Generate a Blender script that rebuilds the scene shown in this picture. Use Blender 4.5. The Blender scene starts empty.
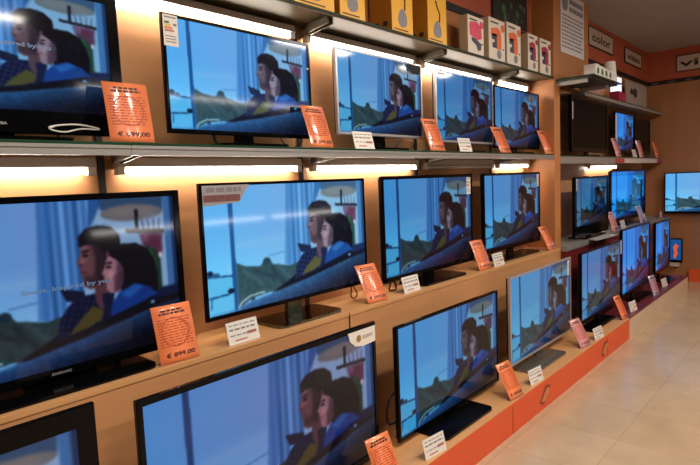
import bpy, bmesh, math, random
import numpy as np
from mathutils import Matrix, Vector

S = bpy.context.scene
C = S.collection
PI = math.pi
random.seed(4)

# ------------------------------------------------------------------ camera
CAM_Z = 1.5
cam = bpy.data.objects.new('camera', bpy.data.cameras.new('camera'))
C.objects.link(cam)
ex = (0.6692733, -0.74184662, -0.04167557)      # image right, in world axes
dn = (-0.09532074, -0.03009894, -0.99499146)    # image down
fw = (0.73687666, 0.66989376, -0.09085778)      # view direction
m = Matrix(((ex[0], -dn[0], -fw[0], 0), (ex[1], -dn[1], -fw[1], 0), (ex[2], -dn[2], -fw[2], CAM_Z), (0, 0, 0, 1)))
cam.matrix_world = m
cam.data.sensor_fit = 'HORIZONTAL'
cam.data.sensor_width = 36.0
cam.data.lens = 545.0 / 700.0 * 36.0
cam.data.clip_start = 0.02
S.camera = cam

# ------------------------------------------------------------------ world, exposure
S.view_settings.view_transform = 'Standard'
S.view_settings.look = 'None'
S.view_settings.gamma = 1.0
S.view_settings.use_curve_mapping = False
S.view_settings.exposure = 0.0
w = bpy.data.worlds.new('world'); S.world = w
w.use_nodes = True
w.node_tree.nodes['Background'].inputs[0].default_value = (1.0, 0.82, 0.62, 1)
w.node_tree.nodes['Background'].inputs[1].default_value = 0.02
TUBE_E = 30.0       # shelf tubes
OPP_E = 26.0         # tubes of the opposite display
CEIL_W = 47.0       # watts of each ceiling lamp

# ------------------------------------------------------------------ materials
def srgb(r, g, b):
    f = lambda c: (c / 255.0) / 12.92 if c / 255.0 <= 0.04045 else ((c / 255.0 + 0.055) / 1.055) ** 2.4
    return (f(r), f(g), f(b), 1.0)

def mat(name, col, rough=0.5, metal=0.0, spec=0.5, coat=0.0, coat_rough=0.05, noise=None, bump=0.0, trans=0.0, emit=None, es=0.0):
    """noise = (scale vector, amount): gentle procedural variation of the base colour"""
    mt = bpy.data.materials.new(name); mt.use_nodes = True
    nt = mt.node_tree; b = nt.nodes['Principled BSDF']
    b.inputs['Base Color'].default_value = col
    b.inputs['Roughness'].default_value = rough
    b.inputs['Metallic'].default_value = metal
    b.inputs['Specular IOR Level'].default_value = spec
    b.inputs['Coat Weight'].default_value = coat
    b.inputs['Coat Roughness'].default_value = coat_rough
    b.inputs['Transmission Weight'].default_value = trans
    if emit:
        b.inputs['Emission Color'].default_value = emit
        b.inputs['Emission Strength'].default_value = es
    if noise:
        tc = nt.nodes.new('ShaderNodeTexCoord'); mp = nt.nodes.new('ShaderNodeMapping')
        mp.inputs['Scale'].default_value = noise[0]
        nz = nt.nodes.new('ShaderNodeTexNoise'); nz.inputs['Scale'].default_value = 1.0; nz.inputs['Detail'].default_value = 5
        mx = nt.nodes.new('ShaderNodeMix'); mx.data_type = 'RGBA'
        a = noise[1]
        mx.inputs[6].default_value = (col[0] * (1 - a), col[1] * (1 - a), col[2] * (1 - a), 1)
        mx.inputs[7].default_value = (min(1, col[0] * (1 + a)), min(1, col[1] * (1 + a)), min(1, col[2] * (1 + a)), 1)
        nt.links.new(tc.outputs['Object'], mp.inputs['Vector']); nt.links.new(mp.outputs[0], nz.inputs['Vector'])
        nt.links.new(nz.outputs['Fac'], mx.inputs[0]); nt.links.new(mx.outputs[2], b.inputs['Base Color'])
        if bump:
            bp = nt.nodes.new('ShaderNodeBump'); bp.inputs['Strength'].default_value = bump; bp.inputs['Distance'].default_value = 0.002
            nt.links.new(nz.outputs['Fac'], bp.inputs['Height']); nt.links.new(bp.outputs[0], b.inputs['Normal'])
    return mt

WOOD = mat('beech_laminate', srgb(196, 140, 94), 0.42, noise=((1.6, 1.6, 22), 0.14), spec=0.4)
WOOD_D = mat('beech_laminate_counter', srgb(206, 152, 100), 0.38, noise=((1.6, 20, 20), 0.12), spec=0.45)
WOOD_P = mat('beech_partition', srgb(178, 116, 66), 0.5, noise=((14, 14, 1.2), 0.12))
WOOD_F = mat('far_wall_panel', srgb(158, 104, 64), 0.5, noise=((9, 9, 1.0), 0.12))
RED = mat('orange_red_laminate', srgb(222, 84, 40), 0.4, noise=((4, 4, 4), 0.05))
REDW = mat('orange_wallpaper', srgb(176, 84, 54), 0.6, noise=((2.2, 2.2, 26), 0.22))
MAROON = mat('maroon_laminate', srgb(108, 36, 38), 0.3, noise=((5, 5, 5), 0.1))
BASEW = mat('pale_plinth', srgb(206, 178, 150), 0.45, noise=((3, 3, 8), 0.06))
BLACKS = mat('black_strip', srgb(18, 17, 22), 0.5, noise=((6, 6, 6), 0.1))
SIGN = mat('sign_cream', srgb(196, 176, 158), 0.5, noise=((6, 6, 6), 0.04))
GREYC = mat('grey_card', srgb(150, 136, 128), 0.5, noise=((6, 6, 6), 0.04))
GREYS = mat('grey_sticker', srgb(150, 146, 150), 0.4, noise=((6, 6, 6), 0.04))
INK = mat('dark_print', srgb(52, 32, 34), 0.6, noise=((9, 9, 9), 0.05))
CEIL = mat('ceiling_paint', srgb(160, 150, 144), 0.85, noise=((1.2, 1.2, 1.2), 0.06))
METAL = mat('shelf_metal', srgb(160, 157, 154), 0.38, metal=0.45, noise=((2, 14, 14), 0.05))
METAL_T = mat('shelf_tray', srgb(84, 74, 54), 0.5, metal=0.2, noise=((2, 6, 6), 0.05))
DARKT = mat('dark_tray', srgb(66, 62, 54), 0.4, metal=0.3, noise=((2, 6, 6), 0.1))
HOUS = mat('lamp_housing', srgb(196, 184, 172), 0.45, noise=((3, 3, 3), 0.03))
SLOT = mat('slotted_post', srgb(40, 32, 26), 0.5, noise=((30, 30, 30), 0.2))
GLASS = mat('green_glass', srgb(46, 84, 62), 0.06, trans=0.35, noise=((5, 5, 5), 0.08))
BLACK = mat('gloss_black_plastic', srgb(6, 6, 8), 0.14, spec=0.16, noise=((8, 8, 8), 0.1))
BLACKM = mat('matt_black_plastic', srgb(14, 14, 16), 0.5, spec=0.3, noise=((8, 8, 8), 0.1))
SILVER = mat('silver_frame', srgb(190, 188, 190), 0.28, metal=0.6, noise=((6, 6, 6), 0.04))
CHROME = mat('mirror_chrome', srgb(112, 112, 98), 0.06, metal=1.0, noise=((38, 38, 38), 0.95), bump=1.0)
GREYB = mat('grey_metal_base', srgb(132, 130, 122), 0.25, metal=0.7, noise=((20, 3, 3), 0.08))
TAG = mat('orange_card', srgb(250, 138, 84), 0.4, coat=1.0, coat_rough=0.12, noise=((8, 8, 8), 0.03))
TAGP = mat('pink_card', srgb(226, 158, 158), 0.4, coat=1.0, coat_rough=0.1, noise=((8, 8, 8), 0.03))
TAGL = mat('lilac_card', srgb(186, 170, 200), 0.35, coat=1.0, coat_rough=0.1, noise=((8, 8, 8), 0.03))
TAGI = mat('tag_ink', srgb(70, 26, 18), 0.5, noise=((9, 9, 9), 0.05))
TAGR = mat('tag_line', srgb(186, 74, 34), 0.5, noise=((9, 9, 9), 0.05))
WTAG = mat('white_card', srgb(226, 220, 212), 0.4, coat=0.6, coat_rough=0.1, noise=((8, 8, 8), 0.03))
WINK = mat('grey_print', srgb(122, 116, 124), 0.5, noise=((9, 9, 9), 0.05))
WRED = mat('red_print', srgb(188, 110, 102), 0.5, noise=((9, 9, 9), 0.05))
ACRYL = mat('clear_holder', srgb(236, 236, 236), 0.05, trans=0.9, noise=((6, 6, 6), 0.02))
YBOX = mat('yellow_carton', srgb(238, 178, 62), 0.3, coat=0.5, coat_rough=0.12, noise=((5, 5, 5), 0.1))
YSIDE = mat('amber_carton_side', srgb(176, 112, 30), 0.4, noise=((5, 5, 5), 0.08))
WBOX = mat('white_carton', srgb(226, 214, 200), 0.4, noise=((5, 5, 5), 0.03))
KRAFT = mat('carton_side', srgb(176, 152, 118), 0.5, noise=((5, 5, 5), 0.06))
PINK = mat('pink_print', srgb(222, 72, 104), 0.4, noise=((9, 9, 9), 0.05))
ORNG = mat('orange_print', srgb(232, 108, 44), 0.4, noise=((9, 9, 9), 0.05))
CRIM = mat('crimson_print', srgb(160, 36, 66), 0.4, noise=((9, 9, 9), 0.05))
NAVY = mat('navy_print', srgb(44, 50, 70), 0.4, noise=((9, 9, 9), 0.05))
GREYP = mat('grey_picture', srgb(128, 126, 136), 0.4, noise=((9, 9, 9), 0.05))
WHITE = mat('white_plastic', srgb(228, 222, 212), 0.4, noise=((6, 6, 6), 0.03))
GREEN = mat('green_print', srgb(60, 96, 52), 0.5, noise=((9, 9, 9), 0.1))
YEL = mat('yellow_print', srgb(224, 196, 60), 0.5, noise=((9, 9, 9), 0.05))
PAPER = mat('white_paper', srgb(214, 206, 206), 0.6, noise=((6, 6, 6), 0.03))
DKPOST = mat('dark_poster', srgb(26, 24, 24), 0.5, noise=((9, 9, 9), 0.2))
TUBE = mat('lit_tube', srgb(255, 244, 226), 0.4, emit=(1.0, 0.93, 0.82, 1), es=TUBE_E)
TUBE_G = mat('lit_thin_tube', srgb(255, 244, 226), 0.4, emit=(1.0, 0.93, 0.82, 1), es=TUBE_E * 1.55)
TUBE_O = mat('opposite_tube', srgb(255, 244, 226), 0.4, emit=(1.0, 0.95, 0.88, 1), es=OPP_E)
GLOWW = mat('lit_display', srgb(200, 220, 255), 0.3, emit=(0.75, 0.88, 1.0, 1), es=1.1)
CAPT = mat('caption_light', srgb(60, 80, 100), 0.3, emit=srgb(122, 150, 190), es=0.38)

def floor_material():
    mt = bpy.data.materials.new('floor_tiles'); mt.use_nodes = True
    nt = mt.node_tree; b = nt.nodes['Principled BSDF']
    tc = nt.nodes.new('ShaderNodeTexCoord'); mp = nt.nodes.new('ShaderNodeMapping')
    br = nt.nodes.new('ShaderNodeTexBrick'); br.offset = 0.0
    br.inputs['Scale'].default_value = 1.0; br.inputs['Brick Width'].default_value = 0.45; br.inputs['Row Height'].default_value = 0.45
    br.inputs['Mortar Size'].default_value = 0.004; br.inputs['Mortar Smooth'].default_value = 0.6
    br.inputs['Color1'].default_value = srgb(204, 176, 144); br.inputs['Color2'].default_value = srgb(199, 170, 137)
    br.inputs['Mortar'].default_value = srgb(186, 156, 124)
    nz = nt.nodes.new('ShaderNodeTexNoise'); nz.inputs['Scale'].default_value = 5.0; nz.inputs['Detail'].default_value = 6
    mx = nt.nodes.new('ShaderNodeMix'); mx.data_type = 'RGBA'; mx.blend_type = 'MULTIPLY'; mx.inputs[0].default_value = 0.35
    nt.links.new(tc.outputs['Object'], mp.inputs[0]); nt.links.new(mp.outputs[0], br.inputs['Vector']); nt.links.new(tc.outputs['Object'], nz.inputs['Vector'])
    nt.links.new(br.outputs['Color'], mx.inputs[6]); nt.links.new(nz.outputs['Fac'], mx.inputs[7])
    nt.links.new(mx.outputs[2], b.inputs['Base Color'])
    b.inputs['Roughness'].default_value = 0.19
    return mt
FLOOR = floor_material()

# ------------------------------------------------------------------ mesh helpers
class MB:
    """collects shapes into one bmesh"""
    def __init__(s): s.bm = bmesh.new()
    def box(s, x0, x1, y0, y1, z0, z1, bev=0.0, mi=0):
        r = bmesh.ops.create_cube(s.bm, size=1.0)
        vs = r['verts']
        bmesh.ops.scale(s.bm, vec=(abs(x1 - x0), abs(y1 - y0), abs(z1 - z0)), verts=vs)
        bmesh.ops.translate(s.bm, vec=((x0 + x1) / 2, (y0 + y1) / 2, (z0 + z1) / 2), verts=vs)
        if bev:
            es = list({e for v in vs for e in v.link_edges})
            bmesh.ops.bevel(s.bm, geom=es, offset=bev, segments=2, affect='EDGES', profile=0.7)
        return s
    def prism(s, pts, a, b, axis='y'):
        """extrude a 2-D outline between a and b along an axis"""
        def P(u, v, t):
            return {'y': (u, t, v), 'x': (t, u, v), 'z': (u, v, t)}[axis]
        lo = [s.bm.verts.new(P(u, v, a)) for u, v in pts]; hi = [s.bm.verts.new(P(u, v, b)) for u, v in pts]
        s.bm.faces.new(lo); s.bm.faces.new(hi[::-1])
        n = len(pts)
        for i in range(n):
            s.bm.faces.new((lo[i], hi[i], hi[(i + 1) % n], lo[(i + 1) % n]))
        return s
    def ring(s, X0, X1, Z0, Z1, x0, x1, z0, z1, ya, yb):
        """rectangular frame: outer X,Z and inner x,z, from ya (front) to yb"""
        o = [(X0, Z0), (X1, Z0), (X1, Z1), (X0, Z1)]; i = [(x0, z0), (x1, z0), (x1, z1), (x0, z1)]
        V = lambda p, y: [s.bm.verts.new((a, y, b)) for a, b in p]
        c = 0.003
        of = V([(X0 + c, Z0 + c), (X1 - c, Z0 + c), (X1 - c, Z1 - c), (X0 + c, Z1 - c)], ya)
        om = V(o, ya + c); ob = V(o, yb); inf = V(i, ya); inb = V(i, yb)
        for k in range(4):
            n = (k + 1) % 4
            s.bm.faces.new((of[k], of[n], inf[n], inf[k])); s.bm.faces.new((om[k], om[n], of[n], of[k]))
            s.bm.faces.new((ob[k], ob[n], om[n], om[k])); s.bm.faces.new((inf[k], inf[n], inb[n], inb[k]))
            s.bm.faces.new((ob[n], ob[k], inb[k], inb[n]))
        return s
    def tube(s, pts, r, n=8):
        pts = [Vector(p) for p in pts]; rings = []
        for i, p in enumerate(pts):
            d = (pts[min(i + 1, len(pts) - 1)] - pts[max(i - 1, 0)]).normalized()
            a = d.orthogonal().normalized() if i == 0 else (rings_a - d * rings_a.dot(d)).normalized()
            rings_a = a; b = d.cross(a)
            rings.append([s.bm.verts.new(p + (a * math.cos(t) + b * math.sin(t)) * r) for t in [2 * PI * k / n for k in range(n)]])
        for q in range(len(rings) - 1):
            for k in range(n):
                f = s.bm.faces.new((rings[q][k], rings[q][(k + 1) % n], rings[q + 1][(k + 1) % n], rings[q + 1][k])); f.smooth = True
        s.bm.faces.new(rings[0][::-1]); s.bm.faces.new(rings[-1])
        return s
    def disc(s, cx, cz, r, y, h=0.002, n=24, sx=1.0, sz=1.0):
        return s.prism([(cx + r * sx * math.cos(2 * PI * k / n), cz + r * sz * math.sin(2 * PI * k / n)) for k in range(n)], y - h, y)
    def build(s, name, material, parent=None):
        me = bpy.data.meshes.new(name)
        bmesh.ops.recalc_face_normals(s.bm, faces=s.bm.faces)
        s.bm.to_mesh(me); s.bm.free(); me.materials.append(material)
        o = bpy.data.objects.new(name, me); C.objects.link(o)
        if parent: o.parent = parent
        return o

def tag(o, label=None, cat=None, group=None, kind=None):
    if label: o['label'] = label
    if cat: o['category'] = cat
    if group: o['group'] = group
    if kind: o['kind'] = kind
    return o
def thing(name, label, cat, loc=(0, 0, 0), rz=0.0, group=None):
    o = bpy.data.objects.new(name, None); C.objects.link(o); o.location = loc; o.rotation_euler = (0, 0, rz)
    o.empty_display_size = 0.05
    return tag(o, label, cat, group)
def struct(o): o['kind'] = 'structure'; return o
def rrect(x0, x1, y0, y1, r, n=5):
    out = []
    for cx, cy, a in ((x1 - r, y1 - r, 0), (x0 + r, y1 - r, 90), (x0 + r, y0 + r, 180), (x1 - r, y0 + r, 270)):
        for k in range(n + 1):
            t = math.radians(a + 90 * k / n); out.append((cx + r * math.cos(t), cy + r * math.sin(t)))
    return out
_txt = {}
def text_mesh(body, width, height, ex_=0.0006):
    """flat lettering in the XZ plane, facing -Y, lower-left corner at the origin"""
    key = (body, round(width, 4), round(height, 4))
    if key in _txt: return _txt[key]
    cu = bpy.data.curves.new('lettering', 'FONT'); cu.body = body; cu.size = 1.0; cu.extrude = 0.0; cu.offset = 0.022; cu.resolution_u = 3
    o = bpy.data.objects.new('lettering', cu); C.objects.link(o)
    dg = bpy.context.evaluated_depsgraph_get(); dg.update()
    me = bpy.data.meshes.new_from_object(o.evaluated_get(dg))
    bpy.data.objects.remove(o); bpy.data.curves.remove(cu)
    n = len(me.vertices); co = np.zeros(n * 3); me.vertices.foreach_get('co', co); co = co.reshape(-1, 3)
    mn, mx = co.min(0), co.max(0)
    x = (co[:, 0] - mn[0]) / (mx[0] - mn[0]) * width; z = (co[:, 1] - mn[1]) / (mx[1] - mn[1]) * height
    out = np.stack([x, np.zeros(n), z], 1).ravel(); me.vertices.foreach_set('co', out); me.update()
    me.name = 'lettering'; _txt[key] = me
    return me
def text(name, body, w_, h_, material, parent, loc, rot=(0, 0, 0)):
    me = text_mesh(body, w_, h_)
    if not me.materials: me.materials.append(material)
    elif me.materials[0] != material:
        me = me.copy(); me.materials[0] = material
    o = bpy.data.objects.new(name, me); C.objects.link(o); o.parent = parent; o.location = loc; o.rotation_euler = rot
    return o

# ------------------------------------------------------------------ the film still shown on every screen
W_, H_ = 384, 216
def film_still():
    U, V = np.meshgrid((np.arange(W_) + .5) / W_, (np.arange(H_) + .5) / H_)
    img = np.zeros((H_, W_, 3)); A = lambda *c: np.array(c, float) / 255
    def blur(a, s):
        k = np.exp(-np.arange(-int(3 * s) - 1, int(3 * s) + 2) ** 2 / (2 * s * s)); k /= k.sum()
        p = len(k) // 2
        for ax in (0, 1):
            b = np.pad(a, [(p, p) if i == ax else (0, 0) for i in range(a.ndim)], mode='edge')
            a = sum(k[j] * np.take(b, range(j, j + a.shape[ax]), axis=ax) for j in range(len(k)))
        return a
    def poly(pts):
        ins = np.zeros(U.shape, bool); n = len(pts)
        for i in range(n):
            x0, y0 = pts[i]; x1, y1 = pts[(i + 1) % n]
            if y0 == y1: continue
            ins ^= ((V >= min(y0, y1)) & (V < max(y0, y1)) & (U < x0 + (V - y0) / (y1 - y0) * (x1 - x0)))
        return ins.astype(float)
    def ell(cx, cy, rx, ry): return (((U - cx) / rx) ** 2 + ((V - cy) / ry) ** 2 < 1).astype(float)
    def put(mask, col, soft=0.8, a=1.0):
        nonlocal img
        mk = (blur(mask, soft) * a)[..., None]; img = img * (1 - mk) + (col if isinstance(col, np.ndarray) and col.ndim == 3 else np.broadcast_to(col, img.shape)) * mk
    def line(x0, y0, x1, y1, t):
        d = math.hypot(x1 - x0, (y1 - y0) * .5625); nx, ny = -(y1 - y0) * .5625 / d * t, (x1 - x0) / d * t / .5625
        return poly([(x0 + nx, y0 + ny), (x1 + nx, y1 + ny), (x1 - nx, y1 - ny), (x0 - nx, y0 - ny)])
    # sky and water outside
    l, r_ = A(104, 178, 236), A(128, 172, 226)
    img = l + (r_ - l) * np.clip(U / .45, 0, 1)[..., None]
    img = img + (A(16, 24, 14) * np.clip((V - .35) / .4, 0, 1)[..., None])
    put(poly([(0, .70), (.14, .71), (.14, 1), (0, 1)]), A(104, 186, 232), 1.5)
    put(poly([(.15, .46), (.45, .44), (.45, .48), (.15, .50)]), A(146, 190, 232), 4, .6)
    # curtains
    cur = A(92, 146, 204) + 0.07 * np.sin(U * 190)[..., None] + 0.05 * np.sin(U * 71 + 1)[..., None]
    put(poly([(.455, 0), (.66, 0), (.62, .3), (.60, .72), (.44, .72)]), cur, 1.5)
    put(poly([(.64, 0), (.69, 0), (.69, .3), (.62, .3)]), A(66, 118, 180), 1.5)
    put(poly([(.68, .05), (.96, .08), (.96, .7), (.6, .7), (.60, .30)]), A(146, 184, 220), 1.5)
    put(poly([(.455, 0), (.50, 0), (.47, .7), (.425, .7)]), A(78, 136, 200), 1.5, .7)
    # lamp, shelf, flowers
    put(poly([(.675, -.1), (.96, -.1), (.948, .10), (.684, .075)]), A(74, 108, 146), 1.2)
    put(ell(.815, .098, .133, .055), A(126, 134, 146), 1.2)
    put(ell(.815, .088, .10, .03), A(142, 146, 150), 2, .6)
    put(poly([(.822, .08), (.838, .08), (.836, .22), (.824, .22)]), A(42, 48, 66))
    for k in range(4): put(line(.86 + k * .022, .23, .853 + k * .026, .15, .004), A(96, 106, 140), .8, .8)
    put(poly([(.782, .205), (.95, .222), (.95, .250), (.782, .228)]), A(50, 50, 66))
    put(poly([(.838, .24), (.94, .25), (.936, .38), (.90, .44), (.866, .38), (.85, .31)]), A(112, 74, 106), 2)
    put(ell(.90, .30, .022, .04), A(110, 62, 92), 2, .7); put(ell(.862, .27, .016, .03), A(140, 116, 150), 1.6, .7)
    put(poly([(.862, .32), (.905, .36), (.925, .42), (.925, .66), (.885, .66), (.88, .5)]), A(46, 84, 78), 1.6)
    put(line(.88, .34, .90, .48, .006), A(84, 118, 76), 1.4, .6); put(ell(.925, .40, .008, .02), A(200, 196, 220), 1)
    put(poly([(.952, -.1), (1.1, -.1), (1.1, .8), (.952, .8)]), A(84, 136, 190), 1.2)
    put(poly([(.985, -.1), (1.1, -.1), (1.1, 1), (.985, 1)]), A(44, 74, 118), 1.4)
    # window bar and railing
    put(poly([(.124, -.1), (.146, -.1), (.152, 1.0), (.130, 1.0)]), A(34, 92, 152), .7)
    put(line(0, .695, .137, .712, .0035), A(24, 70, 120)); put(line(0, .862, .11, .852, .0035), A(24, 66, 112))
    put(ell(.018, .67, .016, .022), A(16, 40, 84)); put(ell(.045, .685, .02, .012), A(40, 90, 130)); put(ell(.118, .83, .018, .022), A(12, 34, 60))
    put(line(.02, .865, .015, .95, .003), A(40, 90, 140)); put(line(.105, .62, .12, .70, .004), A(160, 200, 230), 1, .7)
    put(line(.33, .60, .43, .585, .0025), A(84, 130, 190), 1, .8)
    # grey green sofa beyond
    put(poly([(.15, .615), (.20, .655), (.28, .674), (.30, .64), (.319, .625), (.34, .645), (.356, .676), (.455, .713), (.53, .69), (.56, .84), (.385, .906), (.305, .91), (.215, .93), (.15, .995)]), A(60, 88, 98), 1.0)
    for k, (a, b, c, d) in enumerate(((.18, .68, .30, .84), (.34, .69, .42, .86), (.38, .69, .47, .84), (.24, .70, .38, .80))):
        put(line(a, b, c, d, .008), A(38, 60, 74) if k % 2 else A(78, 108, 120), 2.2, .7)
    put(ell(.319, .64, .022, .03), A(44, 76, 96), 1)
    put(line(.15, .985, .17, .94, .004), A(170, 196, 206), .8); put(line(.17, .94, .22, .90, .004), A(170, 196, 206), .8); put(line(.22, .90, .30, .895, .004), A(160, 190, 204), .8)
    put(ell(.23, .935, .012, .016), A(40, 64, 92), 1)
    # blue sofa back in front, with its dark seat edge
    t = np.clip((V - (1.02 - .31 * U)) / .20, 0, 1)[..., None]
    fg = A(60, 112, 166) * (1 - t) + A(12, 30, 60) * t
    fg = fg * (1 - .35 * np.clip((U - .55) / .45, 0, 1))[..., None]
    put(poly([(-.1, 1.1), (-.1, 1.0), (.145, .995), (.2, .955), (.385, .906), (.614, .839), (.873, .757), (1.1, .66), (1.1, 1.1)]), fg, 2.0)
    put(poly([(.34, .915), (.42, .86), (.497, .80), (.65, .76), (.80, .70), (.88, .655), (.93, .63), (1.1, .62), (1.1, .69), (.873, .757), (.614, .845), (.385, .912)]), A(14, 22, 44), 1.4)
    put(poly([(.86, .66), (.92, .625), (1.1, .62), (1.1, .66), (.9, .70)]), A(30, 58, 108), 1.6, .8)
    put(ell(.875, .715, .010, .014), A(120, 170, 220), 1)
    # man
    jac = A(22, 34, 76) + 0.06 * (np.sin(U * 260 + V * 60) > .3)[..., None] + 0.05 * (np.sin(V * 150 - U * 60) > .4)[..., None]
    put(poly([(.485, .845), (.50, .72), (.535, .64), (.575, .60), (.63, .59), (.70, .60), (.71, .70), (.66, .78), (.56, .82)]), jac, .9)
    put(poly([(.508, .53), (.55, .545), (.595, .565), (.60, .60), (.56, .62), (.53, .61)]), A(34, 46, 82), .9)
    put(poly([(.635, .50), (.70, .46), (.70, .66), (.66, .70), (.64, .66)]), A(108, 82, 96), 1)
    put(poly([(.527, .82), (.575, .735), (.625, .665), (.668, .705), (.655, .765), (.60, .80)]), A(100, 98, 66), 1.3)
    put(poly([(.665, .60), (.715, .60), (.70, .74), (.66, .78), (.67, .70)]), A(30, 44, 86), 1)
    put(poly([(.600, .26), (.592, .33), (.577, .395), (.590, .412), (.588, .445), (.594, .47), (.597, .53), (.622, .56), (.655, .545), (.705, .47), (.71, .28)]), A(118, 96, 108), 1.0)
    put(poly([(.64, .27), (.71, .27), (.71, .48), (.665, .545), (.64, .50), (.65, .38)]), A(58, 46, 64), 2.4, .85)
    put(poly([(.602, .28), (.596, .34), (.585, .39), (.60, .40), (.625, .36), (.63, .28)]), A(146, 120, 136), 1.4, .75)
    put(ell(.612, .43, .016, .02), A(128, 98, 110), 1.6, .6)
    put(poly([(.600, .47), (.604, .53), (.635, .55), (.66, .53), (.64, .48)]), A(74, 56, 72), 1.8, .7)
    put(ell(.612, .345, .013, .010), A(50, 40, 58), .8); put(line(.600, .322, .628, .316, .004), A(44, 36, 50), .8); put(line(.592, .448, .612, .452, .003), A(88, 56, 72), .8, .8)
    put(ell(.592, .402, .007, .010), A(84, 58, 72), .8, .8)
    put(poly([(.592, .29), (.592, .23), (.615, .185), (.665, .165), (.715, .18), (.75, .23), (.755, .33), (.73, .40), (.69, .40), (.685, .33), (.66, .285), (.62, .275)]), A(14, 18, 34), 1.2)
    put(ell(.70, .36, .010, .03), A(110, 82, 94), .8)
    # woman
    put(poly([(.705, .36), (.72, .315), (.765, .298), (.82, .302), (.865, .345), (.893, .42), (.905, .52), (.902, .64), (.86, .67), (.80, .66), (.75, .62), (.72, .50)]), A(13, 16, 32), 1.2)
    put(poly([(.704, .36), (.690, .385), (.684, .43), (.668, .475), (.679, .49), (.677, .515), (.684, .53), (.684, .575), (.70, .61), (.73, .60), (.755, .54), (.758, .46), (.738, .40)]), A(158, 136, 152), 1.0)
    put(poly([(.735, .40), (.76, .42), (.76, .56), (.735, .61), (.715, .60), (.728, .50)]), A(84, 66, 90), 2.2, .8)
    put(ell(.704, .485, .014, .024), A(184, 160, 172), 2, .7)
    put(poly([(.715, .50), (.755, .47), (.75, .56), (.72, .60)]), A(100, 80, 104), 1.6, .7)
    put(ell(.699, .437, .011, .009), A(56, 46, 62), .7); put(line(.688, .413, .714, .408, .0035), A(70, 54, 66), .7); put(line(.679, .520, .700, .524, .003), A(146, 88, 112), .8, .9)
    put(poly([(.690, .76), (.702, .67), (.735, .61), (.80, .565), (.865, .60), (.90, .665), (.82, .705), (.75, .735)]), A(32, 84, 158), 1.2)
    put(poly([(.74, .62), (.80, .575), (.84, .60), (.77, .66)]), A(66, 132, 206), 2, .7)
    # soft strands in the hair and folds in the cloth
    rg = np.random.RandomState(5); nz = blur(rg.rand(H_, W_), 2.2); nz = (nz - nz.mean()) / nz.std()
    hairm = blur(np.maximum(ell(.67, .24, .085, .09), ell(.82, .47, .09, .17)), 2)
    img = img + (nz * hairm)[..., None] * A(4, 5, 8) + (nz * (1 - hairm) * blur((V > 1.0 - .33 * U).astype(float) + poly([(.16, .66), (.5, .72), (.4, .9), (.16, .95)]), 3) * .8)[..., None] * A(3, 4, 6)
    put(line(.77, .33, .86, .46, .006), A(36, 40, 66), 2.4, .7); put(line(.62, .20, .70, .19, .006), A(38, 44, 66), 2.4, .7)
    put(ell(.9, .16, .05, .05), A(150, 178, 210), 3, .3)
    img = blur(np.clip(img, 0, 1), 1.0)
    return np.clip(img, 0, 1)
def lin(c): return np.where(c <= .04045, c / 12.92, ((c + .055) / 1.055) ** 2.4)
def screen_mesh():
    px = lin(film_still())
    nv = (W_ + 1) * (H_ + 1)
    me = bpy.data.meshes.new('screen')
    ii, jj = np.meshgrid(np.arange(W_ + 1), np.arange(H_ + 1))
    co = np.stack([ii / W_, np.zeros(ii.shape), 1 - jj / H_], 2).reshape(-1, 3)
    a = (np.arange(H_)[:, None] * (W_ + 1) + np.arange(W_)[None, :]).ravel()
    fc = np.stack([a, a + W_ + 1, a + W_ + 2, a + 1], 1)
    me.vertices.add(nv); me.vertices.foreach_set('co', co.ravel())
    nf = len(fc); me.loops.add(nf * 4); me.loops.foreach_set('vertex_index', fc.ravel().astype(np.int32))
    me.polygons.add(nf); me.polygons.foreach_set('loop_start', np.arange(0, nf * 4, 4, dtype=np.int32)); me.polygons.foreach_set('loop_total', np.full(nf, 4, dtype=np.int32))
    me.update()
    pad = np.pad(px, ((0, 1), (0, 1), (0, 0)), mode='edge')
    col = np.concatenate([pad.reshape(-1, 3), np.ones((nv, 1))], 1)
    at = me.color_attributes.new('film', 'FLOAT_COLOR', 'POINT'); at.data.foreach_set('color', col.ravel())
    return me
SCREEN = screen_mesh()
def screen_mat(name, tint, es, gam=1.0):
    mt = bpy.data.materials.new(name); mt.use_nodes = True
    nt = mt.node_tree; b = nt.nodes['Principled BSDF']
    b.inputs['Base Color'].default_value = (0.006, 0.006, 0.008, 1); b.inputs['Roughness'].default_value = 0.07; b.inputs['Specular IOR Level'].default_value = 0.28
    at = nt.nodes.new('ShaderNodeAttribute'); at.attribute_name = 'film'
    gm = nt.nodes.new('ShaderNodeGamma'); gm.inputs[1].default_value = gam
    mx = nt.nodes.new('ShaderNodeMix'); mx.data_type = 'RGBA'; mx.blend_type = 'MULTIPLY'; mx.inputs[0].default_value = 1.0
    mx.inputs[7].default_value = (*tint, 1)
    nt.links.new(at.outputs['Color'], gm.inputs[0]); nt.links.new(gm.outputs[0], mx.inputs[6]); nt.links.new(mx.outputs[2], b.inputs['Emission Color'])
    b.inputs['Emission Strength'].default_value = es
    return mt
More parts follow.
